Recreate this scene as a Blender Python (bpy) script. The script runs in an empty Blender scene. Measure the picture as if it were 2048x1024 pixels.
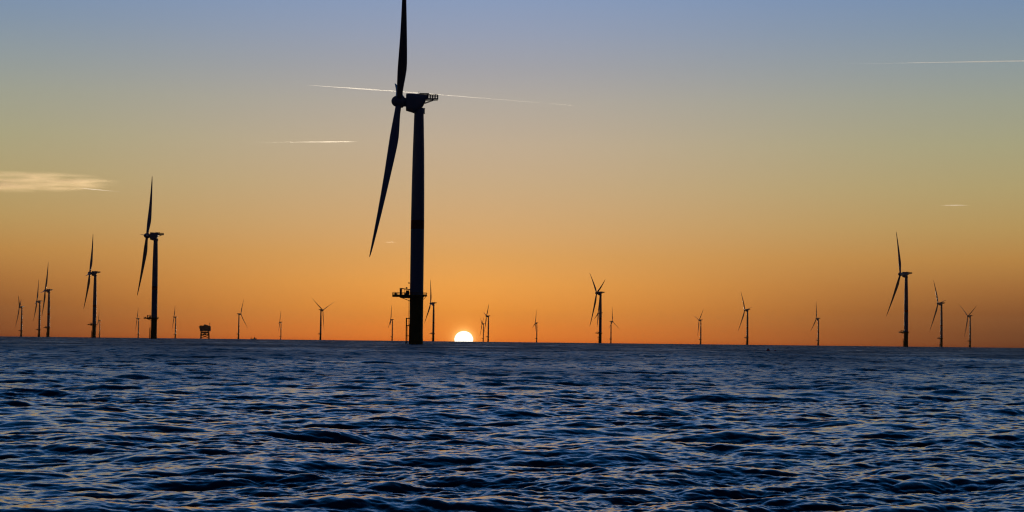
import bpy, bmesh, math, random
import numpy as np
from mathutils import Matrix, Vector

random.seed(4)
scene = bpy.context.scene
COL = scene.collection

# ----------------------------------------------------------------- camera
EYE = 2.2                 # metres above the mean sea level, a person in a small boat
R_EARTH = 7.4e6           # earth radius with refraction
PITCH = math.radians(2.415)
ROLL = math.radians(0.647)
cam_data = bpy.data.cameras.new('camera')
cam_data.sensor_width = 36.0
cam_data.lens = 36.0 * 4011.0 / 2048.0
cam_data.clip_start = 0.1
cam_data.clip_end = 400000.0
cam = bpy.data.objects.new('camera', cam_data)
COL.objects.link(cam)
cam.location = (0, 0, EYE)
cam.rotation_euler = (Matrix.Rotation(math.pi / 2 + PITCH, 4, 'X') @ Matrix.Rotation(ROLL, 4, 'Z')).to_euler()
scene.camera = cam

# ----------------------------------------------------------------- exposure
scene.view_settings.view_transform = 'Standard'
scene.view_settings.look = 'None'
scene.view_settings.exposure = 0.0
scene.view_settings.gamma = 1.0
scene.view_settings.use_curve_mapping = False
scene.cycles.max_bounces = 6
scene.cycles.glossy_bounces = 3
scene.cycles.volume_bounces = 0
scene.cycles.transparent_max_bounces = 16
scene.cycles.use_denoising = True
scene.cycles.filter_width = 1.2

# ----------------------------------------------------------------- sky
SUN_AZ = -0.02354          # radians right of +Y
SUN_EL = math.radians(-0.2)


def lin(r, g, b):
    def f(c):
        c /= 255.0
        return c / 12.92 if c <= 0.04045 else ((c + 0.055) / 1.055) ** 2.4
    return (f(r), f(g), f(b), 1.0)


world = bpy.data.worlds.new('World')
scene.world = world
world.use_nodes = True
wt = world.node_tree
for n in list(wt.nodes):
    wt.nodes.remove(n)


def wn(kind, **kw):
    n = wt.nodes.new(kind)
    for k, v in kw.items():
        setattr(n, k, v)
    return n


def math_node(op, a, b=None, c=None, clamp=False):
    n = wn('ShaderNodeMath', operation=op, use_clamp=clamp)
    for i, v in enumerate((a, b, c)):
        if v is None:
            continue
        if isinstance(v, (int, float)):
            n.inputs[i].default_value = v
        else:
            wt.links.new(v, n.inputs[i])
    return n.outputs[0]


def ramp_node(fac, stops):
    n = wn('ShaderNodeValToRGB')
    cr = n.color_ramp
    cr.interpolation = 'EASE' if False else 'LINEAR'
    while len(cr.elements) < len(stops):
        cr.elements.new(0.5)
    for e, (p, c) in zip(cr.elements, stops):
        e.position = p
        e.color = c
    wt.links.new(fac, n.inputs[0])
    return n.outputs[0]


def mix_node(fac, a, b):
    n = wn('ShaderNodeMix', data_type='RGBA')
    wt.links.new(fac, n.inputs[0])
    wt.links.new(a, n.inputs[6])
    wt.links.new(b, n.inputs[7])
    return n.outputs[2]


def sky_pos(deg):
    return math.sqrt(max(0.0, math.sin(math.radians(deg))))


coord = wn('ShaderNodeTexCoord').outputs['Generated']
sep = wn('ShaderNodeSeparateXYZ')
wt.links.new(coord, sep.inputs[0])
X, Y, Z = sep.outputs
elev = math_node('SQRT', math_node('MAXIMUM', Z, 0.0))
hlen = math_node('SQRT', math_node('ADD', math_node('MULTIPLY', X, X), math_node('MULTIPLY', Y, Y)))
dotp = math_node('ADD', math_node('MULTIPLY', X, math.sin(SUN_AZ)), math_node('MULTIPLY', Y, math.cos(SUN_AZ)))
cosa = math_node('DIVIDE', dotp, math_node('MAXIMUM', hlen, 1e-4))
ang = math_node('ARCCOSINE', math_node('MINIMUM', cosa, 0.999999))      # azimuth away from the sun

SUNWARD = [(0.0, lin(244, 122, 44)), (sky_pos(0.35), lin(251, 141, 54)), (sky_pos(0.9), lin(250, 158, 66)),
           (sky_pos(1.6), lin(243, 166, 80)), (sky_pos(2.4), lin(227, 167, 96)), (sky_pos(3.3), lin(215, 171, 117)),
           (sky_pos(4.4), lin(204, 174, 134)), (sky_pos(5.6), lin(195, 175, 149)), (sky_pos(6.8), lin(180, 171, 160)),
           (sky_pos(7.8), lin(164, 164, 170)), (sky_pos(8.8), lin(150, 160, 182)), (sky_pos(9.9), lin(136, 156, 190)),
           (sky_pos(12.5), lin(70, 126, 194)), (sky_pos(18), lin(14, 74, 128)), (sky_pos(33), lin(0, 22, 46)),
           (1.0, lin(5, 14, 36))]
FLANK = [(0.0, lin(74, 40, 32)), (sky_pos(0.35), lin(84, 46, 32)), (sky_pos(0.9), lin(118, 68, 40)),
         (sky_pos(1.6), lin(155, 102, 54)), (sky_pos(2.4), lin(182, 132, 68)), (sky_pos(3.3), lin(182, 150, 90)),
         (sky_pos(4.4), lin(176, 160, 110)), (sky_pos(5.6), lin(166, 163, 126)), (sky_pos(6.8), lin(155, 160, 142)),
         (sky_pos(7.8), lin(142, 155, 156)), (sky_pos(8.8), lin(128, 148, 166)), (sky_pos(9.9), lin(116, 142, 176)),
         (sky_pos(12.5), lin(60, 114, 182)), (sky_pos(18), lin(12, 70, 120)), (sky_pos(33), lin(0, 20, 44)),
         (1.0, lin(5, 14, 36))]
BEHIND = [(0.0, lin(10, 10, 14)), (sky_pos(4), lin(14, 14, 20)), (sky_pos(10), lin(14, 17, 28)),
          (sky_pos(25), lin(12, 20, 42)), (sky_pos(45), lin(10, 22, 50)), (1.0, lin(5, 14, 36))]
near_w = math_node('EXPONENT', math_node('MULTIPLY', math_node('POWER', math_node('DIVIDE', ang, math.radians(10.5)), 2.0), -1.0))
sky = mix_node(near_w, ramp_node(elev, FLANK), ramp_node(elev, SUNWARD))
back_w = wn('ShaderNodeMapRange', interpolation_type='SMOOTHSTEP')
back_w.inputs[1].default_value = math.radians(18)
back_w.inputs[2].default_value = math.radians(75)
wt.links.new(ang, back_w.inputs[0])
sky = mix_node(back_w.outputs[0], sky, ramp_node(elev, BEHIND))
# the aureole round the sun
svec = (math.sin(SUN_AZ), math.cos(SUN_AZ), 0.0003)
vdot = wn('ShaderNodeVectorMath', operation='DISTANCE')
wt.links.new(coord, vdot.inputs[0])
vdot.inputs[1].default_value = svec
dist = vdot.outputs['Value']
halo = math_node('EXPONENT', math_node('DIVIDE', dist, -0.0042))
halo2 = math_node('EXPONENT', math_node('DIVIDE', dist, -0.03))
hal = wn('ShaderNodeVectorMath', operation='SCALE')
hal.inputs[0].default_value = (1.0, 0.62, 0.12)
wt.links.new(math_node('MULTIPLY', halo, 0.7), hal.inputs['Scale'])
hal2 = wn('ShaderNodeVectorMath', operation='SCALE')
hal2.inputs[0].default_value = (0.9, 0.36, 0.03)
wt.links.new(math_node('MULTIPLY', halo2, 0.20), hal2.inputs['Scale'])
add1 = wn('ShaderNodeVectorMath', operation='ADD')
wt.links.new(sky, add1.inputs[0]); wt.links.new(hal.outputs[0], add1.inputs[1])
add2 = wn('ShaderNodeVectorMath', operation='ADD')
wt.links.new(add1.outputs[0], add2.inputs[0]); wt.links.new(hal2.outputs[0], add2.inputs[1])
halo3 = math_node('EXPONENT', math_node('DIVIDE', dist, -0.0013))
hal3 = wn('ShaderNodeVectorMath', operation='SCALE')
hal3.inputs[0].default_value = (1.0, 0.75, 0.28)
wt.links.new(math_node('MULTIPLY', halo3, 14.0), hal3.inputs['Scale'])
add3 = wn('ShaderNodeVectorMath', operation='ADD')
wt.links.new(add2.outputs[0], add3.inputs[0]); wt.links.new(hal3.outputs[0], add3.inputs[1])
bg = wn('ShaderNodeBackground')
bg.inputs['Strength'].default_value = 1.0
wt.links.new(add3.outputs[0], bg.inputs['Color'])
out = wn('ShaderNodeOutputWorld')
wt.links.new(bg.outputs[0], out.inputs['Surface'])

# ----------------------------------------------------------------- sun lamp
sd = bpy.data.lights.new('sun_lamp', 'SUN')
sd.energy = 1.0
sd.angle = math.radians(0.45)
sd.color = (1.0, 0.90, 0.72)
sun_lamp = bpy.data.objects.new('sun_lamp', sd)
COL.objects.link(sun_lamp)
to_sun = Vector((math.sin(SUN_AZ) * math.cos(SUN_EL), math.cos(SUN_AZ) * math.cos(SUN_EL), math.sin(SUN_EL)))
sun_lamp.rotation_euler = to_sun.to_track_quat('Z', 'Y').to_euler()
sun_lamp.location = (0, 0, 400)

# ----------------------------------------------------------------- materials


def material(name, color, rough=0.5, metal=0.0, vary=0.0, scale=1.0, streak=1.0, bump=0.0):
    m = bpy.data.materials.new(name)
    m.use_nodes = True
    nt = m.node_tree
    b = nt.nodes['Principled BSDF']
    b.inputs['Base Color'].default_value = (*color, 1)
    b.inputs['Roughness'].default_value = rough
    b.inputs['Metallic'].default_value = metal
    if vary:
        tc = nt.nodes.new('ShaderNodeTexCoord')
        mp = nt.nodes.new('ShaderNodeMapping')
        mp.inputs['Scale'].default_value = (scale, scale, scale / streak)
        ns = nt.nodes.new('ShaderNodeTexNoise')
        ns.inputs['Detail'].default_value = 5
        ns.inputs['Scale'].default_value = 1.0
        mx = nt.nodes.new('ShaderNodeMix')
        mx.data_type = 'RGBA'
        mx.inputs[6].default_value = (*[c * (1 - vary) for c in color], 1)
        mx.inputs[7].default_value = (*[min(1, c * (1 + vary)) for c in color], 1)
        nt.links.new(tc.outputs['Object'], mp.inputs[0])
        nt.links.new(mp.outputs[0], ns.inputs['Vector'])
        nt.links.new(ns.outputs[0], mx.inputs[0])
        nt.links.new(mx.outputs[2], b.inputs['Base Color'])
        if bump:
            bp = nt.nodes.new('ShaderNodeBump')
            bp.inputs['Strength'].default_value = bump
            bp.inputs['Distance'].default_value = 0.02
            nt.links.new(ns.outputs[0], bp.inputs['Height'])
            nt.links.new(bp.outputs[0], b.inputs['Normal'])
    return m


M_GREY = material('light_grey_paint', (0.42, 0.43, 0.43), 0.45, 0, 0.10, 0.35, 6)
M_BLADE = material('blade_gelcoat', (0.42, 0.43, 0.43), 0.4, 0, 0.06, 0.2, 3)
M_RED = material('red_marking_paint', (0.42, 0.03, 0.02), 0.5, 0, 0.12, 0.5, 2)
M_YELLOW = material('weathered_yellow_paint', (0.45, 0.24, 0.02), 0.55, 0, 0.25, 0.6, 5)
M_STEEL = material('galvanised_steel', (0.22, 0.23, 0.24), 0.55, 0.4, 0.2, 1.5)
M_DARK = material('dark_equipment_paint', (0.10, 0.11, 0.12), 0.55, 0, 0.2, 1.0)
M_BUOY = material('red_buoy_plastic', (0.80, 0.02, 0.04), 0.7, 0, 0.15, 3)
bt = M_BUOY.node_tree                                   # inflated skin lets the evening light through
_pb = bt.nodes['Principled BSDF']
_tr = bt.nodes.new('ShaderNodeBsdfTranslucent')
_tr.inputs['Color'].default_value = (0.95, 0.03, 0.08, 1)
_mx = bt.nodes.new('ShaderNodeMixShader')
_mx.inputs[0].default_value = 1.0
bt.links.new(_pb.outputs[0], _mx.inputs[1])
bt.links.new(_tr.outputs[0], _mx.inputs[2])
bt.links.new(_mx.outputs[0], bt.nodes['Material Output'].inputs['Surface'])
M_MODULE = material('substation_cladding', (0.16, 0.18, 0.18), 0.6, 0, 0.25, 0.12, 2)
M_HULL = material('vessel_paint', (0.20, 0.10, 0.06), 0.5, 0, 0.2, 0.3)

# ----------------------------------------------------------------- mesh helpers


class MB:
    """Collects boxes, tubes and lofts; build() links them as one mesh object."""

    def __init__(self):
        self.v, self.f = [], []

    def add(self, vs, fs):
        o = len(self.v)
        self.v += [tuple(p) for p in vs]
        self.f += [tuple(i + o for i in f) for f in fs]

    def loft(self, rings, caps=True, closed=False):
        n = len(rings[0])
        vs = [p for r in rings for p in r]
        fs = []
        m = len(rings)
        for i in range(m if closed else m - 1):
            a, b = i * n, ((i + 1) % m) * n
            for j in range(n):
                k = (j + 1) % n
                fs.append((a + j, a + k, b + k, b + j))
        if caps and not closed:
            fs.append(tuple(range(n - 1, -1, -1)))
            fs.append(tuple((m - 1) * n + j for j in range(n)))
        self.add(vs, fs)

    def box(self, c, s, rz=0.0, bev=0.0):
        cx, cy, cz = c
        hx, hy, hz = s[0] / 2, s[1] / 2, s[2] / 2
        b = min(bev, hx * .9, hy * .9, hz * .9)
        cr, sr = math.cos(rz), math.sin(rz)

        def ring(x, y, z):
            e = b if b else 0.0
            pts = [(x, -y + e), (x, y - e), (x - e, y), (-x + e, y), (-x, y - e), (-x, -y + e), (-x + e, -y), (x - e, -y)] if b else \
                  [(x, -y), (x, y), (-x, y), (-x, -y)]
            return [(cx + p * cr - q * sr, cy + p * sr + q * cr, cz + z) for p, q in pts]
        if b:
            self.loft([ring(hx - b, hy - b, -hz), ring(hx, hy, -hz + b), ring(hx, hy, hz - b), ring(hx - b, hy - b, hz)])
        else:
            self.loft([ring(hx, hy, -hz), ring(hx, hy, hz)])

    def tube(self, a, b, r, r2=None, n=8):
        a, b = Vector(a), Vector(b)
        r2 = r if r2 is None else r2
        d = (b - a).normalized()
        u = d.orthogonal().normalized()
        w = d.cross(u)
        self.loft([[a + (u * math.cos(t) + w * math.sin(t)) * r for t in [2 * math.pi * i / n for i in range(n)]],
                   [b + (u * math.cos(t) + w * math.sin(t)) * r2 for t in [2 * math.pi * i / n for i in range(n)]]])

    def lathe(self, prof, n=32, c=(0, 0), caps=True):
        self.loft([[(c[0] + r * math.cos(2 * math.pi * i / n), c[1] + r * math.sin(2 * math.pi * i / n), z) for i in range(n)] for r, z in prof], caps)

    def mesh(self, name, mat, smooth=None):
        me = bpy.data.meshes.new(name)
        me.from_pydata([tuple(p) for p in self.v], [], self.f)
        me.materials.append(mat)
        me.validate()
        bm = bmesh.new()
        bm.from_mesh(me)
        bmesh.ops.recalc_face_normals(bm, faces=bm.faces[:])
        bm.to_mesh(me)
        bm.free()
        if smooth is not None:
            me.polygons.foreach_set('use_smooth', [True] * len(me.polygons))
            me.set_sharp_from_angle(angle=math.radians(smooth))
        me.update()
        return me

    def build(self, name, mat, parent=None, loc=(0, 0, 0), smooth=None):
        o = bpy.data.objects.new(name, self.mesh(name, mat, smooth))
        COL.objects.link(o)
        o.parent = parent
        o.location = loc
        return o


def tag(o, label=None, cat=None, group=None, kind=None):
    if label:
        o['label'] = label
    if cat:
        o['category'] = cat
    if group:
        o['group'] = group
    if kind:
        o['kind'] = kind
    return o


def empty(name, loc):
    o = bpy.data.objects.new(name, None)
    COL.objects.link(o)
    o.location = loc
    return o


def drop(x, y):
    return -(x * x + y * y) / (2 * R_EARTH)


# ----------------------------------------------------------------- the sea
# a wind sea made from three bands of a directional spectrum, on one sheet that
# follows the curve of the earth to beyond the horizon
def ocean_tile(L, N, lam_lo, lam_hi, seed, lam_peak=5.6, A=0.0100, wind=math.radians(-62), spread=2.0, chop=1.2, iso=0.08):
    rng = np.random.default_rng(seed)
    k1 = np.fft.fftfreq(N, d=L / N) * 2 * np.pi
    kx, ky = np.meshgrid(k1, k1, indexing='ij')
    k = np.hypot(kx, ky)
    k[0, 0] = 1.0
    kp = 2 * np.pi / lam_peak
    th = np.arctan2(ky, kx) - wind
    D = iso + (1 - iso) * np.clip(np.cos(th), 0, 1) ** (2 * spread)
    D = D / (2 * np.pi * iso + (1 - iso) * np.pi * (0.5 if spread < 1.5 else 0.375))
    F = A * k ** -4 * np.exp(-1.25 * (kp / k) ** 2) * D
    w = (k > 2 * np.pi / lam_hi) & (k <= 2 * np.pi / lam_lo)
    F = np.where(w, F, 0.0)
    dk = 2 * np.pi / L
    amp = np.sqrt(F) * dk * N * N
    z = (rng.standard_normal((N, N)) + 1j * rng.standard_normal((N, N))) * amp
    h = np.fft.ifft2(z).real
    dx = np.fft.ifft2(-1j * kx / k * z).real * chop
    dy = np.fft.ifft2(-1j * ky / k * z).real * chop
    return np.stack([dx, dy, h], -1).astype(np.float32)


def sample_tile(tile, L, x, y):
    N = tile.shape[0]
    u = (x / L * N) % N
    v = (y / L * N) % N
    i = np.floor(u).astype(np.int64)
    j = np.floor(v).astype(np.int64)
    fu = (u - i).astype(np.float32)[..., None]
    fv = (v - j).astype(np.float32)[..., None]
    i %= N
    j %= N
    i2, j2 = (i + 1) % N, (j + 1) % N
    return (tile[i, j] * (1 - fu) + tile[i2, j] * fu) * (1 - fv) + (tile[i, j2] * (1 - fu) + tile[i2, j2] * fu) * fv


def water_material():
    m = bpy.data.materials.new('sea_water')
    m.use_nodes = True
    nt = m.node_tree
    b = nt.nodes['Principled BSDF']
    b.inputs['Base Color'].default_value = (0.001, 0.013, 0.048, 1)
    b.inputs['IOR'].default_value = 1.333
    at = nt.nodes.new('ShaderNodeAttribute')
    at.attribute_name = 'ripple'
    tc = nt.nodes.new('ShaderNodeTexCoord')
    gm = nt.nodes.new('ShaderNodeMapping')                  # gusts roughen the water in patches
    gm.inputs['Scale'].default_value = (0.035, 0.012, 1.0)
    gn = nt.nodes.new('ShaderNodeTexNoise')
    gn.inputs['Scale'].default_value = 1.0
    gn.inputs['Detail'].default_value = 5.0
    gn.inputs['Roughness'].default_value = 0.65
    gr = nt.nodes.new('ShaderNodeMapRange')
    gr.inputs[1].default_value = 0.3
    gr.inputs[2].default_value = 0.7
    gr.inputs[3].default_value = 0.6
    gr.inputs[4].default_value = 1.4
    gx = nt.nodes.new('ShaderNodeMath')
    gx.operation = 'MULTIPLY'
    nt.links.new(tc.outputs['Object'], gm.inputs[0])
    nt.links.new(gm.outputs[0], gn.inputs['Vector'])
    nt.links.new(gn.outputs[0], gr.inputs[0])
    nt.links.new(gr.outputs[0], gx.inputs[0])
    nt.links.new(at.outputs['Fac'], gx.inputs[1])
    nt.links.new(gx.outputs[0], b.inputs['Roughness'])
    mp = nt.nodes.new('ShaderNodeMapping')
    mp.inputs['Rotation'].default_value = (0, 0, math.radians(-62))
    mp.inputs['Scale'].default_value = (1.6, 1.0, 1.0)
    n1 = nt.nodes.new('ShaderNodeTexNoise')
    n1.inputs['Scale'].default_value = 14.0
    n1.inputs['Detail'].default_value = 4.0
    n1.inputs['Roughness'].default_value = 0.6
    bp = nt.nodes.new('ShaderNodeBump')
    bp.inputs['Strength'].default_value = 0.14
    bp.inputs['Distance'].default_value = 0.02
    nt.links.new(tc.outputs['Object'], mp.inputs[0])
    nt.links.new(mp.outputs[0], n1.inputs['Vector'])
    nt.links.new(n1.outputs[0], bp.inputs['Height'])
    nt.links.new(bp.outputs[0], b.inputs['Normal'])
    return m


def build_sea():
    r = [4.0]
    while r[-1] < 14800:
        q = r[-1]
        r.append(q + q * (0.012 if q < 18 else 0.0014 if q < 80 else 0.0021 if q < 400 else 0.0036 if q < 1500 else 0.006))
    r = np.array(r)
    dense = np.arange(-17.0, 17.001, 0.031)
    mid = np.arange(17.2, 36, 0.22)
    far = np.arange(37, 180, 2.6)
    a = np.radians(np.concatenate([-far[::-1], -mid[::-1], dense, mid, far, [180.0]]))
    n_r, n_a = len(r), len(a)
    rr, aa = np.meshgrid(r, a, indexing='ij')
    x = rr * np.sin(aa)
    y = rr * np.cos(aa)
    dr = np.gradient(r)[:, None]

    def fade(lo, hi):
        return (1.0 - np.clip((dr - lo) / (hi - lo), 0, 1)).astype(np.float32)[..., None]
    disp = np.zeros((n_r, n_a, 3), np.float32)
    # gusts: patches of rougher and of calmer water
    g = ocean_tile(311.0, 256, 7.0, 80.0, 21, lam_peak=22.0, A=0.01, iso=0.4)
    gust = np.clip(1.0 + 0.20 * sample_tile(g, 311.0, x, y)[..., 2:3] / g[..., 2].std(), 0.55, 1.45).astype(np.float32)
    for L, N, lo, hi, seed, A, iso, f in ((263.0, 1024, 0.95, 45.0, 3, 0.0125, 0.06, None), (27.3, 512, 0.22, 0.95, 5, 0.0122, 0.14, (0.7, 3.0)), (7.7, 512, 0.056, 0.22, 8, 0.0090, 0.20, (0.14, 0.5))):
        d = sample_tile(ocean_tile(L, N, lo, hi, seed, A=A, iso=iso), L, x, y)
        if f:
            d = d * fade(*f) * gust
        disp += d
    disp += sample_tile(ocean_tile(311.0, 256, 9.0, 60.0, 33, lam_peak=20.0, A=0.0016, iso=0.05), 311.0, x, y)   # low swell
    side = (np.abs(aa) > math.radians(37))[..., None]
    disp *= np.where(side, 0.6, 1.0)
    co = np.stack([x + disp[..., 0], y + disp[..., 1], disp[..., 2] - rr ** 2 / (2 * R_EARTH)], -1)
    ripple = np.interp(r, [4, 30, 60, 120, 500, 2000, 15000], [0.02, 0.03, 0.075, 0.25, 0.45, 0.51, 0.54])
    rip = np.repeat(ripple, n_a).astype(np.float32)
    co = co.reshape(-1, 3)
    idx = np.arange(n_r * n_a).reshape(n_r, n_a)
    nxt = np.roll(idx, -1, axis=1)
    q = np.stack([idx[:-1], idx[1:], nxt[1:], nxt[:-1]], -1).reshape(-1, 4)
    centre = len(co)
    co = np.vstack([co, [[0, 0, -0.1]]])
    rip = np.append(rip, 0.06).astype(np.float32)
    tri = np.stack([np.full(n_a, centre), idx[0], nxt[0]], -1)
    loops = np.concatenate([q.ravel(), tri.ravel()]).astype(np.int32)
    starts = np.concatenate([np.arange(len(q)) * 4, len(q) * 4 + np.arange(n_a) * 3]).astype(np.int32)
    me = bpy.data.meshes.new('sea')
    me.vertices.add(len(co))
    me.vertices.foreach_set('co', co.astype(np.float32).ravel())
    me.loops.add(len(loops))
    me.loops.foreach_set('vertex_index', loops)
    me.polygons.add(len(starts))
    me.polygons.foreach_set('loop_start', starts)
    me.polygons.foreach_set('use_smooth', np.ones(len(starts), dtype=bool))
    me.update(calc_edges=True)
    at = me.attributes.new('ripple', 'FLOAT', 'POINT')
    at.data.foreach_set('value', rip)
    me.materials.append(water_material())
    o = bpy.data.objects.new('sea', me)
    COL.objects.link(o)
    tag(o, 'dark blue choppy sea reaching to the sunset horizon', None, None, 'structure')
    print('sea verts', len(co))


build_sea()

# ----------------------------------------------------------------- the wind turbine
HUB_Z, OVER, TILT, CONE = 111.7, 9.2, math.radians(6.05), 0.0576


def turbine_meshes():
    M = {}
    # steel foundation below the work platform
    m = MB()
    m.lathe([(3.25, -14), (3.25, 1.5), (3.12, 4), (3.12, 21.6), (3.35, 21.6), (3.35, 22.0)], 40)
    for y in (-1.7, 1.7):                                           # cable pipes
        m.tube((-2.95, y, -14), (-2.95, y, 9.5), 0.24)
    M['foundation'] = m.mesh('foundation', M_YELLOW, 40)
    m = MB()
    m.lathe([(3.10, 22.0), (3.08, 54), (2.95, 70), (2.68, 88), (2.2, 106.0), (2.2, 106.3)], 40)
    M['tower'] = m.mesh('tower', M_GREY, 40)
    m = MB()
    m.loft([[(rr * math.cos(t), rr * math.sin(t), z) for t in [2 * math.pi * i / 40 for i in range(40)]]
            for rr, z in ((3.09, 53.0), (3.10, 53.0), (3.083, 57.0), (3.07, 57.0))], caps=False)
    M['tower_band'] = m.mesh('tower_band', M_RED, 40)
    m = MB()
    m.box((-3.06, 0.0, 24.4), (0.14, 1.1, 2.3), 0, 0.04)
    M['door'] = m.mesh('door', M_DARK)
    # work platform: round deck with a laydown deck reaching left, beams below
    m = MB()
    m.loft([[(4.85 * math.cos(t), 4.85 * math.sin(t), z) for t in [2 * math.pi * i / 32 for i in range(32)]] for z in (22.02, 22.5)])
    m.box((-7.7, 0, 22.1), (6.6, 6.0, 0.78), 0, 0.05)
    for y in (-2.2, 0, 2.2):
        m.box((-5.2, y, 21.62), (4.4, 0.32, 0.86))
        m.tube((-8.6, y, 22.0), (-3.0, y * 0.8, 19.9), 0.14)
    for k in range(7):
        t = math.radians(-126 + 42 * k)
        m.tube((4.3 * math.cos(t), 4.3 * math.sin(t), 22.0), (3.05 * math.cos(t), 3.05 * math.sin(t), 20.6), 0.13)
    M['work_platform'] = m.mesh('work_platform', M_YELLOW)
    m = MB()
    path = []
    for k in range(-11, 12):
        t = math.radians(k * 12.6)
        path.append((4.75 * math.cos(t), 4.75 * math.sin(t)))
    path = path + [(-4.6, 2.9), (-6.6, 2.9), (-8.8, 2.9), (-10.9, 2.9), (-10.9, 0.95), (-10.9, -0.95), (-10.9, -2.9), (-8.8, -2.9), (-6.6, -2.9), (-4.6, -2.9)]
    for i, p in enumerate(path):
        q = path[(i + 1) % len(path)]
        m.tube((*p, 22.4), (*p, 23.75), 0.06, n=6)
        for z in (23.72, 23.15):
            m.tube((*p, z), (*q, z), 0.055, n=6)
        a, b = Vector((*p, 22.58)), Vector((*q, 22.58))
        mid = (a + b) / 2
        m.box(tuple(mid), ((b - a).length, 0.04, 0.26), math.atan2(q[1] - p[1], q[0] - p[0]))
    M['railing'] = m.mesh('railing', M_YELLOW)
    # davit crane and cabinets on the laydown deck
    m = MB()
    m.box((-7.3, 1.2, 23.9), (1.0, 1.0, 2.8), 0, 0.1)
    m.box((-7.3, 1.2, 25.5), (1.15, 1.15, 0.5), 0, 0.1)
    M['davit_crane'] = m.mesh('davit_crane', M_STEEL)
    m = MB()
    m.tube((-7.3, 1.2, 25.6), (-2.9, 0.4, 25.1), 0.26, 0.2)
    m.tube((-5.6, 1.0, 25.2), (-5.6, 1.0, 23.2), 0.07, n=6)
    m.tube((-4.75, 0.8, 25.6), (-4.55, 0.8, 26.2), 0.42, 0.42, n=12)
    M['boom'] = m.mesh('boom', M_STEEL)
    m = MB()
    m.box((-4.1, -1.3, 23.6), (1.5, 1.4, 2.2), 0, 0.08)
    m.box((-5.2, -1.5, 23.0), (0.8, 1.0, 1.0), 0, 0.06)
    M['equipment_cabinet'] = m.mesh('equipment_cabinet', M_DARK)
    m = MB()
    m.tube((-9.6, -1.2, 23.1), (-9.6, 0.4, 23.1), 0.58, n=14)
    m.box((-9.6, -1.2, 22.68), (0.9, 0.15, 0.36))
    m.box((-9.6, 0.4, 22.68), (0.9, 0.15, 0.36))
    M['winch_drum'] = m.mesh('winch_drum', M_DARK)
    # boat landing: two fender tubes with stubs and a ladder between
    m = MB()
    for y in (-0.95, 0.95):
        m.tube((-4.5, y, -14), (-4.5, y, 12.1), 0.24, n=10)
        for z in (11.9, 8.6, 3.9, -0.5):
            m.tube((-4.5, y, z), (-2.95, y * 0.8, z), 0.18)
    m.box((-3.9, 0, 8.4), (1.5, 2.4, 0.18))
    M['boat_landing'] = m.mesh('boat_landing', M_YELLOW)
    m = MB()
    for y in (-0.3, 0.3):
        m.tube((-3.95, y, -4), (-3.95, y, 8.5), 0.06, n=6)
        m.tube((-3.5, y, 8.5), (-3.5, y, 22.0), 0.06, n=6)
        for z in (10.5, 15.0, 19.5):
            m.tube((-3.5, y, z), (-3.05, y, z), 0.05, n=6)
    for k in range(70):
        z = -1 + k * 0.33
        xx = -3.95 if z < 8.5 else -3.5
        m.tube((xx, -0.3, z), (xx, 0.3, z), 0.03, n=5)
    M['ladder'] = m.mesh('ladder', M_STEEL)
    m = MB()
    m.tube((-3.0, -1.2, 27.9), (-3.5, -1.4, 27.9), 0.08, n=6)
    m.lathe([(0.22, 27.8), (0.26, 27.95), (0.26, 28.35), (0.12, 28.55)], 12, (-3.5, -1.4))
    M['navigation_lamp'] = m.mesh('navigation_lamp', M_DARK)
    # nacelle, local: +X upwind, z = 0 at the hub height, x = 0 on the tower axis
    m = MB()
    st = [(6.1, -3.3, 3.1, 2.2), (5.95, -4.2, 3.72, 2.9), (4.7, -4.55, 3.78, 3.1), (3.4, -4.9, 3.75, 3.15), (2.1, -5.3, 3.68, 3.15), (0.5, -4.4, 3.6, 3.1),
          (-1.0, -3.0, 3.5, 3.0), (-1.9, -1.9, 3.42, 2.8), (-2.7, -0.3, 3.35, 2.6), (-3.0, 0.5, 3.2, 2.3)]
    rings = []
    for x, zb, zt, hw in st:
        zc, hz = (zb + zt) / 2, (zt - zb) / 2
        ring = []
        for i in range(28):
            t = 2 * math.pi * i / 28
            c, s = math.cos(t), math.sin(t)
            ring.append((x, hw * math.copysign(abs(c) ** 0.55, c), zc + hz * math.copysign(abs(s) ** 0.55, s)))
        rings.append(ring)
    m.loft(rings)
    m.lathe([(2.2, -5.42), (2.32, -5.4), (2.32, -3.2), (2.05, -2.8)], 32)       # yaw collar
    M['nacelle'] = m.mesh('nacelle', M_GREY, 35)
    m = MB()
    m.box((-2.25, 0, 3.72), (4.4, 4.6, 0.3), 0, 0.05)
    m.loft([[(-2.9, -2.5, 0.75), (-2.9, 2.5, 0.75), (-2.9, 2.5, 1.35), (-2.9, -2.5, 1.35)],
            [(-8.6, -2.5, 0.95), (-8.6, 2.5, 0.95), (-8.6, 2.5, 1.35), (-8.6, -2.5, 1.35)]])
    m.box((-3.3, 0, 2.2), (0.9, 5.0, 1.72), 0, 0.04)
    m.tube((-2.6, 1.6, -0.6), (-6.6, 1.9, 0.95), 0.16)
    m.tube((-2.6, -1.6, -0.6), (-6.6, -1.9, 0.95), 0.16)
    M['hoist_platform'] = m.mesh('hoist_platform', M_GREY)
    m = MB()
    for y in (-2.42, 2.42):
        m.box((-6.1, y, 3.1), (5.0, 0.12, 0.4))
        for x in (-4.0, -5.1, -6.2, -7.3, -8.5):
            m.box((x, y, 2.15), (0.58, 0.13, 1.62))
        m.box((-6.1, y, 1.55), (5.0, 0.115, 0.3))
    m.box((-8.54, 0, 3.1), (0.12, 4.7, 0.4))
    for y in (-1.4, 0, 1.4):
        m.box((-8.54, y, 2.15), (0.13, 0.42, 1.62))
    M['hoist_railing'] = m.mesh('hoist_railing', M_DARK)
    m = MB()
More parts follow.
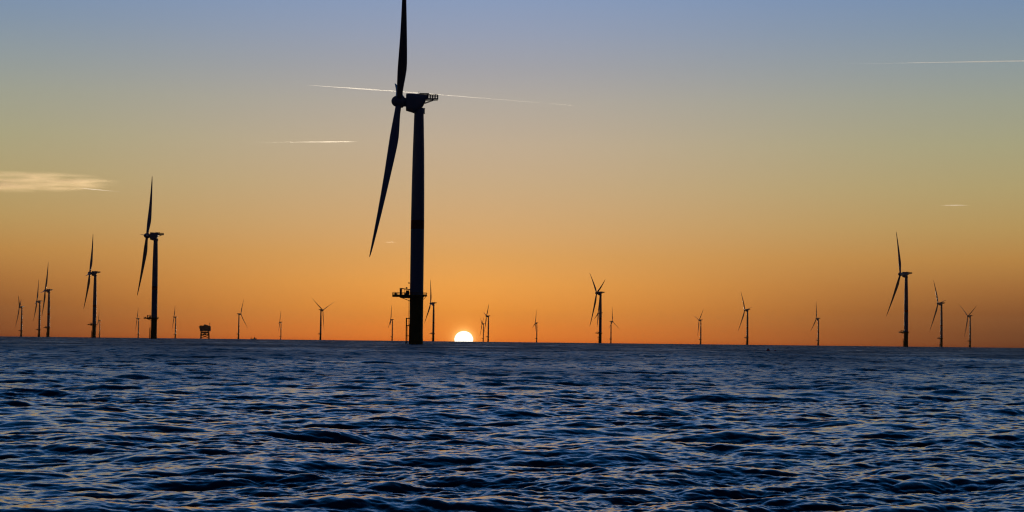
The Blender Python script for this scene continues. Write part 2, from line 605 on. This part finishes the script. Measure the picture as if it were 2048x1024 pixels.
    m.tube((0.15, 0.6, 3.6), (0.15, 0.6, 5.0), 0.14, 0.07, n=6)
    m.tube((0.15, 0.2, 4.35), (0.15, 1.0, 4.35), 0.05, n=6)
    M['wind_sensor'] = m.mesh('wind_sensor', M_DARK)
    m = MB()
    m.tube((-2.45, 0, -3.0), (-2.45, 0, -5.3), 0.22, n=8)
    m.box((-2.3, 0, -3.0), (1.0, 0.6, 0.25))
    m.box((-2.3, 0, -5.3), (1.0, 0.9, 0.35))
    M['service_bracket'] = m.mesh('service_bracket', M_STEEL)
    # rotor hub, local: +X upwind along the shaft
    m = MB()
    prof = [(3.6, 0.15), (3.45, 0.9), (3.05, 1.6), (2.3, 2.25), (1.2, 2.68), (0, 2.8), (-1.6, 2.75), (-2.2, 2.55), (-2.35, 2.05), (-3.3, 2.0)]
    m.loft([[(x, rr * math.cos(t), rr * math.sin(t)) for t in [2 * math.pi * i / 32 for i in range(32)]] for x, rr in prof])
    M['rotor_hub'] = m.mesh('rotor_hub', M_GREY, 35)
    # blade, along +Z, feathered: leading edge upwind (+X)
    m = MB()
    secs = [(1.2, 2.7, 1.0, 0.5), (3.5, 2.75, 1.0, 0.5), (6.5, 2.9, 0.9, 0.49), (10, 3.3, 0.68, 0.46), (14, 3.8, 0.5, 0.42), (18, 4.15, 0.4, 0.39),
            (22, 4.1, 0.34, 0.375), (28, 3.72, 0.28, 0.37), (36, 3.12, 0.24, 0.36), (46, 2.5, 0.21, 0.36), (56, 1.9, 0.19, 0.36), (65, 1.38, 0.18, 0.37),
            (71, 1.0, 0.18, 0.38), (75, 0.66, 0.18, 0.42), (76.6, 0.34, 0.2, 0.5), (77, 0.1, 0.3, 0.6)]
    rings = []
    for rz, ch, th, ax in secs:
        s = rz / 77.0
        off = 77 * CONE * (0.5 * s + 0.5 * s * s)
        tw = math.radians(8 * max(0, 1 - s * 1.4) + 2)
        ring = []
        nn = 20
        for i in range(nn):
            t = 2 * math.pi * i / nn
            u = 0.5 - 0.5 * math.cos(t)                       # 0 at the leading edge
            round_w = max(0.0, min(1.0, (th - 0.4) / 0.6))
            air = 2.6 * (0.2969 * math.sqrt(u) - 0.126 * u - 0.3516 * u * u + 0.2843 * u ** 3 - 0.1036 * u ** 4) / 0.26 * 0.5 / 0.97
            cir = math.sqrt(max(0, u * (1 - u)))
            w = (air * (1 - round_w) + cir * round_w) * th * ch
            yy = w if math.sin(t) >= 0 else -w
            xx = (ax - u) * ch
            ring.append((off + xx * math.cos(tw) - yy * math.sin(tw), xx * math.sin(tw) + yy * math.cos(tw), rz))
        rings.append(ring)
    m.loft(rings)
    M['blade'] = m.mesh('blade', M_BLADE, 50)
    return M


TM = turbine_meshes()
GROUP = 'wind turbines standing in the sea'


def child(name, key, parent, loc=(0, 0, 0), rot=(0, 0, 0)):
    o = bpy.data.objects.new(name, TM[key])
    COL.objects.link(o)
    o.parent = parent
    o.location = loc
    o.rotation_euler = rot
    return o


def make_turbine(x, y, yaw_deg, phase_deg, label):
    yaw, ph = math.radians(yaw_deg), math.radians(phase_deg)
    t = empty('wind_turbine', (x, y, drop(x, y)))
    tag(t, label, 'wind turbine', GROUP)
    child('foundation', 'foundation', t)
    tw = child('tower', 'tower', t)
    child('tower_band', 'tower_band', tw)
    child('door', 'door', tw)
    child('navigation_lamp', 'navigation_lamp', tw)
    wp = child('work_platform', 'work_platform', t)
    child('railing', 'railing', wp)
    dc = child('davit_crane', 'davit_crane', t)
    child('boom', 'boom', dc)
    child('equipment_cabinet', 'equipment_cabinet', t)
    child('winch_drum', 'winch_drum', t)
    bl = child('boat_landing', 'boat_landing', t)
    child('ladder', 'ladder', bl)
    na = child('nacelle', 'nacelle', t, (0, 0, HUB_Z), (0, 0, yaw))
    hp = child('hoist_platform', 'hoist_platform', t, (0, 0, HUB_Z), (0, 0, yaw))
    child('hoist_railing', 'hoist_railing', hp)
    child('wind_sensor', 'wind_sensor', na)
    child('service_bracket', 'service_bracket', na)
    rh = child('rotor_hub', 'rotor_hub', t, (OVER * math.cos(yaw), OVER * math.sin(yaw), HUB_Z), (ph, -TILT, yaw))
    for k in range(3):
        child('blade', 'blade', rh, (0, 0, 0), (k * 2 * math.pi / 3, 0, 0))
    return t


TURBINES = [
    (-43.6, 920.6, 183.0, 76.8, 'huge near wind turbine whose upper blade tip leaves the top of the photo'),
    (-386.9, 2174.0, 188, 28, 'second tallest wind turbine, tall dark silhouette left of the substation'),
    (607.6, 3087.6, 184, 28, 'tallest wind turbine on the right side of the sun, first of three'),
    (-723.2, 3480.7, 190, 24, 'mid-sized wind turbine with a small pale turbine close behind its tower'),
    (199.1, 4484.2, 194, 52, 'dark V-bladed wind turbine, tallest between the sun and the red buoy'),
    (-1115.6, 4837.6, 188, 24, 'taller of the two wind turbines standing close together near the left edge'),
    (1110.2, 5177.7, 186, 36, 'middle one of the three wind turbines at the far right'),
    (-230.1, 5937.3, 192, 22, 'slim wind turbine between the huge near tower and the setting sun'),
    (761.0, 6464.0, 194, 36, 'wind turbine just left of the red buoy, with a high left blade'),
    (-1495.3, 6359.4, 192, 22, 'shorter of the two wind turbines standing close together near the left edge'),
    (1642.1, 7179.6, 194, 58, 'wind turbine with Y-shaped blades, last one at the right edge'),
    (-711.9, 7499.6, 326, 56, 'wind turbine with wide spread Y-shaped blades, left of the huge near one'),
    (334.4, 7519.8, 184, 106, 'small wind turbine mostly hidden behind the tower of a larger V-bladed one'),
    (-1852.3, 7590.9, 188, 66, 'small leftmost wind turbine beside the left edge of the photo'),
    (1268.9, 8288.8, 186, 14, 'small lone wind turbine right of the red buoy'),
    (-99.3, 8713.7, 190, 74, 'taller one of the small wind turbine pair just right of the setting sun'),
    (-1213.5, 8939.2, 338, 96, 'small wind turbine with a blade pointing down right, right of the substation'),
    (876.0, 9269.8, 194, 72, 'small wind turbine with short Y-shaped blades, between the V-bladed one and the red buoy'),
    (509.8, 10246.1, 332, 0, 'small wind turbine close right of the V-bladed one, blades like an upright three-pointed star'),
    (-624.4, 10542.6, 188, 6, 'faint small wind turbine just left of the huge near tower'),
    (-1748.7, 10455.3, 186, 34, 'faint small wind turbine between the second tallest one and the substation'),
    (145.7, 11392.6, 188, 112, 'faint lone small wind turbine halfway between the sun and the V-bladed one'),
    (-2115.5, 11391.4, 186, 34, 'tiny faint wind turbine just left of the second tallest one'),
    (-169.0, 12210.3, 190, 60, 'shorter one of the small wind turbine pair just right of the setting sun'),
    (-1445.5, 12602.5, 192, 98, 'tiny faint wind turbine just right of the far vessel'),
    (-2616.5, 12764.5, 188, 112, 'tiniest faint wind turbine, just right of a mid-sized tower at left'),
]
for args in TURBINES:
    make_turbine(*args)

# ----------------------------------------------------------------- offshore substation
sx, sy = -980.0, 6425.0
sub = tag(empty('offshore_substation', (sx, sy, drop(sx, sy))), 'boxy offshore substation on jacket legs with a thin mast, far out at left', 'substation')
m = MB()
for xx in (-11.5, 11.5):
    for yy in (-9, 9):
        m.tube((xx * 1.18, yy * 1.18, -10), (xx, yy, 24), 1.35, 1.2, n=12)
for yy in (-9, 9):
    for z0, z1 in ((2, 12), (12, 22.5)):
        s0, s1 = 1.18 - .18 * (z0 + 10) / 34, 1.18 - .18 * (z1 + 10) / 34
        m.tube((-11.5 * s0, yy * s0, z0), (11.5 * s1, yy * s1, z1), 0.5)
        m.tube((11.5 * s0, yy * s0, z0), (-11.5 * s1, yy * s1, z1), 0.5)
    m.tube((-12, yy * 1.05, 12), (12, yy * 1.05, 12), 0.75)
for xx in (-11.5, 11.5):
    m.tube((xx * 1.1, -9.9, 4), (xx, 9.2, 21), 0.5)
    m.tube((xx * 1.06, -9.6, 12), (xx * 1.06, 9.6, 12), 0.5)
m.build('jacket', M_YELLOW, sub, smooth=40)
m = MB()
m.box((0.5, 0, 25), (32, 22, 1.6))
m.box((1, 0, 31.6), (33, 22, 1.0))
m.box((-0.5, 0, 38.6), (36, 24, 0.9))
m.box((0.5, 0, 22.6), (27, 20, 0.8))
M_decks = m.build('deck', M_STEEL, sub)
m = MB()
m.box((1, 0, 28.45), (32, 21, 5.3), 0, .2)
m.box((0, 0, 35.1), (34, 21, 6.0), 0, .2)
m.box((-13.5, 2, 40.3), (7, 10, 2.5), 0, .2)
m.build('equipment_hall', M_MODULE, sub)
m = MB()
m.box((2.5, 0, 41.4), (13, 12, 4.7), 0, .3)
m.box((3.0, 0, 40.4), (25, 16, 2.7), 0, .3)
m.box((0, 0, 44.6), (7, 8, 1.7), 0, .2)
m.box((0, 0, 19.9), (24, 18, 4.6), 0, .3)
m.box((-1, 0, 13.6), (9, 12, 4.0), 0, .3)
m.build('control_room', M_MODULE, sub)
m = MB()
m.tube((14.5, 4, 39), (14.5, 4, 53), 0.9, 0.45)
m.box((14.2, 4, 48.5), (2.0, 1.2, 2.4), 0, .2)
m.build('mast', M_STEEL, sub)
m = MB()
m.tube((-9, -6, 39), (-9, -6, 42.6), 0.7)
m.tube((-9, -6, 42.4), (-17, -7, 42.8), 0.45, 0.3)
m.build('deck_crane', M_YELLOW, sub)
m = MB()
for z, hx, hy in ((39.0, 17.9, 11.9), (32.1, 16.4, 10.9)):
    c = [(-hx, -hy), (hx, -hy), (hx, hy), (-hx, hy)]
    for i in range(4):
        p, q = c[i], c[(i + 1) % 4]
        m.tube((*p, z + 1.1), (*q, z + 1.1), 0.06, n=5)
        for k in range(8):
            u = k / 8
            xx, yy = p[0] + (q[0] - p[0]) * u, p[1] + (q[1] - p[1]) * u
            m.tube((xx, yy, z), (xx, yy, z + 1.1), 0.06, n=5)
m.build('railing', M_STEEL, sub)

# ----------------------------------------------------------------- far vessel, hull down at the horizon
vx, vy = -1146.0, 8930.0
ves = tag(empty('work_vessel', (vx, vy, drop(vx, vy))), 'tiny far work vessel with two masts on the horizon at left', 'ship')
m = MB()
prof = [(-14, 3.2, 3.4), (-12.5, 4.2, 3.2), (0, 4.4, 3.1), (7, 3.8, 3.6), (11, 2.2, 4.2), (14, 0.3, 4.8)]
m.loft([[(x, -w * .8, -1.5), (x, w * .8, -1.5), (x, w, zt), (x, -w, zt)] for x, w, zt in prof])
m.build('hull', M_HULL, ves)
m = MB()
m.box((5.0, 0, 5.6), (6, 6, 4.2), 0, .3)
m.box((5.2, 0, 8.6), (4, 5, 1.9), 0, .3)
m.build('wheelhouse', M_MODULE, ves)
m = MB()
m.tube((5.5, 0, 9), (5.5, 0, 15.5), 0.35, 0.15)
m.tube((4.4, 0, 12.5), (6.6, 0, 12.5), 0.12)
m.build('mast', M_STEEL, ves)
m = MB()
m.tube((-8, 0, 3), (-8, 0, 7.2), 0.8)
m.tube((-8, 0, 7.0), (-12, 0, 12.0), 0.5, 0.3)
m.build('deck_crane', M_HULL, ves)

# ----------------------------------------------------------------- marker buoys


def buoy(x, y, s, label):
    b = tag(empty('marker_buoy', (x, y, 0.02)), label, 'buoy', 'red marker buoys')
    m = MB()
    m.lathe([(.05 * s, -.30 * s), (.34 * s, -.26 * s), (.52 * s, -.05 * s), (.55 * s, .15 * s), (.48 * s, .36 * s), (.30 * s, .52 * s), (.12 * s, .58 * s)], 24)
    m.build('float', M_BUOY, b, smooth=60)
    m = MB()
    m.lathe([(.13 * s, .57 * s), (.13 * s, .70 * s), (.07 * s, .74 * s)], 12)
    for i in range(10):
        t0, t1 = 2 * math.pi * i / 10, 2 * math.pi * (i + 1) / 10
        m.tube((.12 * s * math.cos(t0), 0, (.80 + .12 * math.sin(t0)) * s), (.12 * s * math.cos(t1), 0, (.80 + .12 * math.sin(t1)) * s), .03 * s, n=6)
    m.build('mooring_eye', M_STEEL, b)


buoy(73.8, 576.0, 1.0, 'larger red buoy floating on the sea below the horizon at right')
buoy(75.0, 570.0, 0.55, 'tiny red buoy floating close right of the larger red buoy')

# ----------------------------------------------------------------- the setting sun
SUN_D = 120000.0
m = bpy.data.materials.new('sun_glow')
m.use_nodes = True
nt = m.node_tree
nt.nodes.clear()
em = nt.nodes.new('ShaderNodeEmission')
em.inputs['Color'].default_value = (1.0, 0.93, 0.80, 1)
em.inputs['Strength'].default_value = 2.2
mo = nt.nodes.new('ShaderNodeOutputMaterial')
nt.links.new(em.outputs[0], mo.inputs['Surface'])
sb = MB()
rs = SUN_D * 18.6 / 4011
rings = []
for i in range(1, 48):
    t = math.pi * i / 48
    rings.append((max(1.0, rs * math.sin(t)), -rs * 0.9 * math.cos(t)))
sb.lathe(rings, 64)
so = sb.build('sun', m, None, smooth=60)
so.location = (SUN_D * math.sin(SUN_AZ), SUN_D * math.cos(SUN_AZ), SUN_D * 0.00027 + EYE)
so.visible_shadow = True
tag(so, 'white glowing sun disc half sunk below the sea horizon', 'sun')

# ----------------------------------------------------------------- contrails and cirrus, 80 km out


def volume_mat(name, color, density, aniso, noise=None):
    m = bpy.data.materials.new(name)
    m.use_nodes = True
    nt = m.node_tree
    nt.nodes.clear()
    pv = nt.nodes.new('ShaderNodeVolumePrincipled')
    pv.inputs['Color'].default_value = (*color, 1)
    pv.inputs['Density'].default_value = density
    pv.inputs['Anisotropy'].default_value = aniso
    mo = nt.nodes.new('ShaderNodeOutputMaterial')
    nt.links.new(pv.outputs[0], mo.inputs['Volume'])
    return m, nt, pv


def contrail(pts, radii, label, density, aniso=0.86):
    mat, _, _ = volume_mat('contrail_ice', (1.0, 0.96, 0.86), density, aniso)
    m = MB()
    P = [Vector(p) for p in pts]
    # resample
    n_seg = 40
    rings = []
    for i in range(n_seg + 1):
        u = i / n_seg * (len(P) - 1)
        k = min(int(u), len(P) - 2)
        c = P[k].lerp(P[k + 1], u - k)
        d = (P[k + 1] - P[k]).normalized()
        up = Vector((0, 0, 1))
        s = d.cross(up).normalized()
        w = s.cross(d)
        uu = i / n_seg * (len(radii) - 1)
        kk = min(int(uu), len(radii) - 2)
        r = radii[kk] + (radii[kk + 1] - radii[kk]) * (uu - kk)
        r *= 1 + 0.10 * math.sin(i * 0.9 + pts[0][0]) + 0.04 * random.uniform(-1, 1)
        rings.append([c + (s * math.cos(t) + w * math.sin(t)) * r for t in [2 * math.pi * j / 10 for j in range(10)]])
    m.loft(rings)
    o = m.build('contrail', mat)
    tag(o, label, 'contrail', 'aircraft trails in the sky')


contrail([(-8305.7, 79567.7, 10085.1), (-4553.8, 79870.3, 9905.2), (-551.4, 79998.1, 9644.7), (3653.8, 79916.5, 9341.0)],
         [5, 18, 21, 17, 13, 10, 8, 7, 6, 3], 'longest contrail sloping down to the right, passing behind the near turbine', 0.0075)
contrail([(-10348.0, 79327.9, 7749.1), (-6275.0, 79753.5, 7857.4)], [3, 5, 8, 12, 18, 19, 8], 'level bright contrail left of the near turbine blade', 0.010)
contrail([(9584.8, 79423.8, 11109.3), (14234.3, 78723.5, 11084.9), (20021.5, 77454.1, 11081.8)], [1, 1, 3, 7, 15, 24, 28], 'faint level contrail high at the right edge', 0.011, 0.78)
contrail([(-17096.3, 78151.9, 5777.0), (-15310.2, 78521.3, 5654.3)], [3, 16, 22, 16, 8, 2], 'short sloping contrail under the tip of the wispy cloud', 0.014, 0.8)
contrail([(16707.5, 78235.9, 5476.4), (17823.9, 77989.2, 5472.3)], [3, 18, 26, 18, 3], 'short faint contrail low on the right above the right turbines', 0.014, 0.78)
contrail([(-5067.6, 79839.3, 3864.7), (-4650.6, 79864.7, 3864.6)], [3, 12, 13, 3], 'tiny low contrail just left of the near tower', 0.004)

# cirrus: a lens of ice haze with streaky density
cm, nt, pv = volume_mat('cirrus_ice', (1.0, 0.80, 0.52), 0.0, 0.8)
tc = nt.nodes.new('ShaderNodeTexCoord')
mp = nt.nodes.new('ShaderNodeMapping')
mp.inputs['Scale'].default_value = (1 / 1500, 1 / 3000, 1 / 110)
mp.inputs['Rotation'].default_value = (0, math.radians(4), 0)
ns = nt.nodes.new('ShaderNodeTexNoise')
ns.inputs['Scale'].default_value = 1.0
ns.inputs['Detail'].default_value = 4
mr = nt.nodes.new('ShaderNodeMapRange')
mr.inputs[1].default_value = 0.40
mr.inputs[2].default_value = 0.70
mr.inputs[3].default_value = 0.0
mr.inputs[4].default_value = 1.0
ln = nt.nodes.new('ShaderNodeVectorMath')
ln.operation = 'LENGTH'
mp2 = nt.nodes.new('ShaderNodeMapping')
mp2.inputs['Scale'].default_value = (1 / 4200, 1 / 1500, 1 / 430)
fall = nt.nodes.new('ShaderNodeMapRange')
fall.inputs[1].default_value = 1.0
fall.inputs[2].default_value = 0.6
ml = nt.nodes.new('ShaderNodeMath')
ml.operation = 'MULTIPLY'
m2 = nt.nodes.new('ShaderNodeMath')
m2.operation = 'MULTIPLY'
m2.inputs[1].default_value = 0.00075
L_ = nt.links.new
L_(tc.outputs['Object'], mp.inputs[0]); L_(mp.outputs[0], ns.inputs['Vector']); L_(ns.outputs[0], mr.inputs[0])
L_(tc.outputs['Object'], mp2.inputs[0]); L_(mp2.outputs[0], ln.inputs[0]); L_(ln.outputs['Value'], fall.inputs[0])
L_(mr.outputs[0], ml.inputs[0]); L_(fall.outputs[0], ml.inputs[1]); L_(ml.outputs[0], m2.inputs[0]); L_(m2.outputs[0], pv.inputs['Density'])
m = MB()
m.loft([[(4200 * math.cos(p) * math.sin(t), 1500 * math.sin(p) * math.sin(t), -430 * math.cos(t)) for p in [2 * math.pi * j / 32 for j in range(32)]]
        for t in [0.05 + (math.pi - 0.1) * i / 20 for i in range(21)]])
cl = m.build('cloud', cm, None, (-19300, 77500, 5930), smooth=60)
tag(cl, 'wispy streaked golden cloud at the left edge', 'cloud')

# ----------------------------------------------------------------- haze: the air over the sea
HAZE = 2.4e-5
hm, _, pv = volume_mat('evening_haze', (0.95, 0.58, 0.28), HAZE, 0.35)
m = MB()
m.box((0, 0, 92.5), (31000, 31000, 225))
hz = m.build('haze', hm)
tag(hz, 'thin warm evening haze over the sea', None, None, 'stuff')
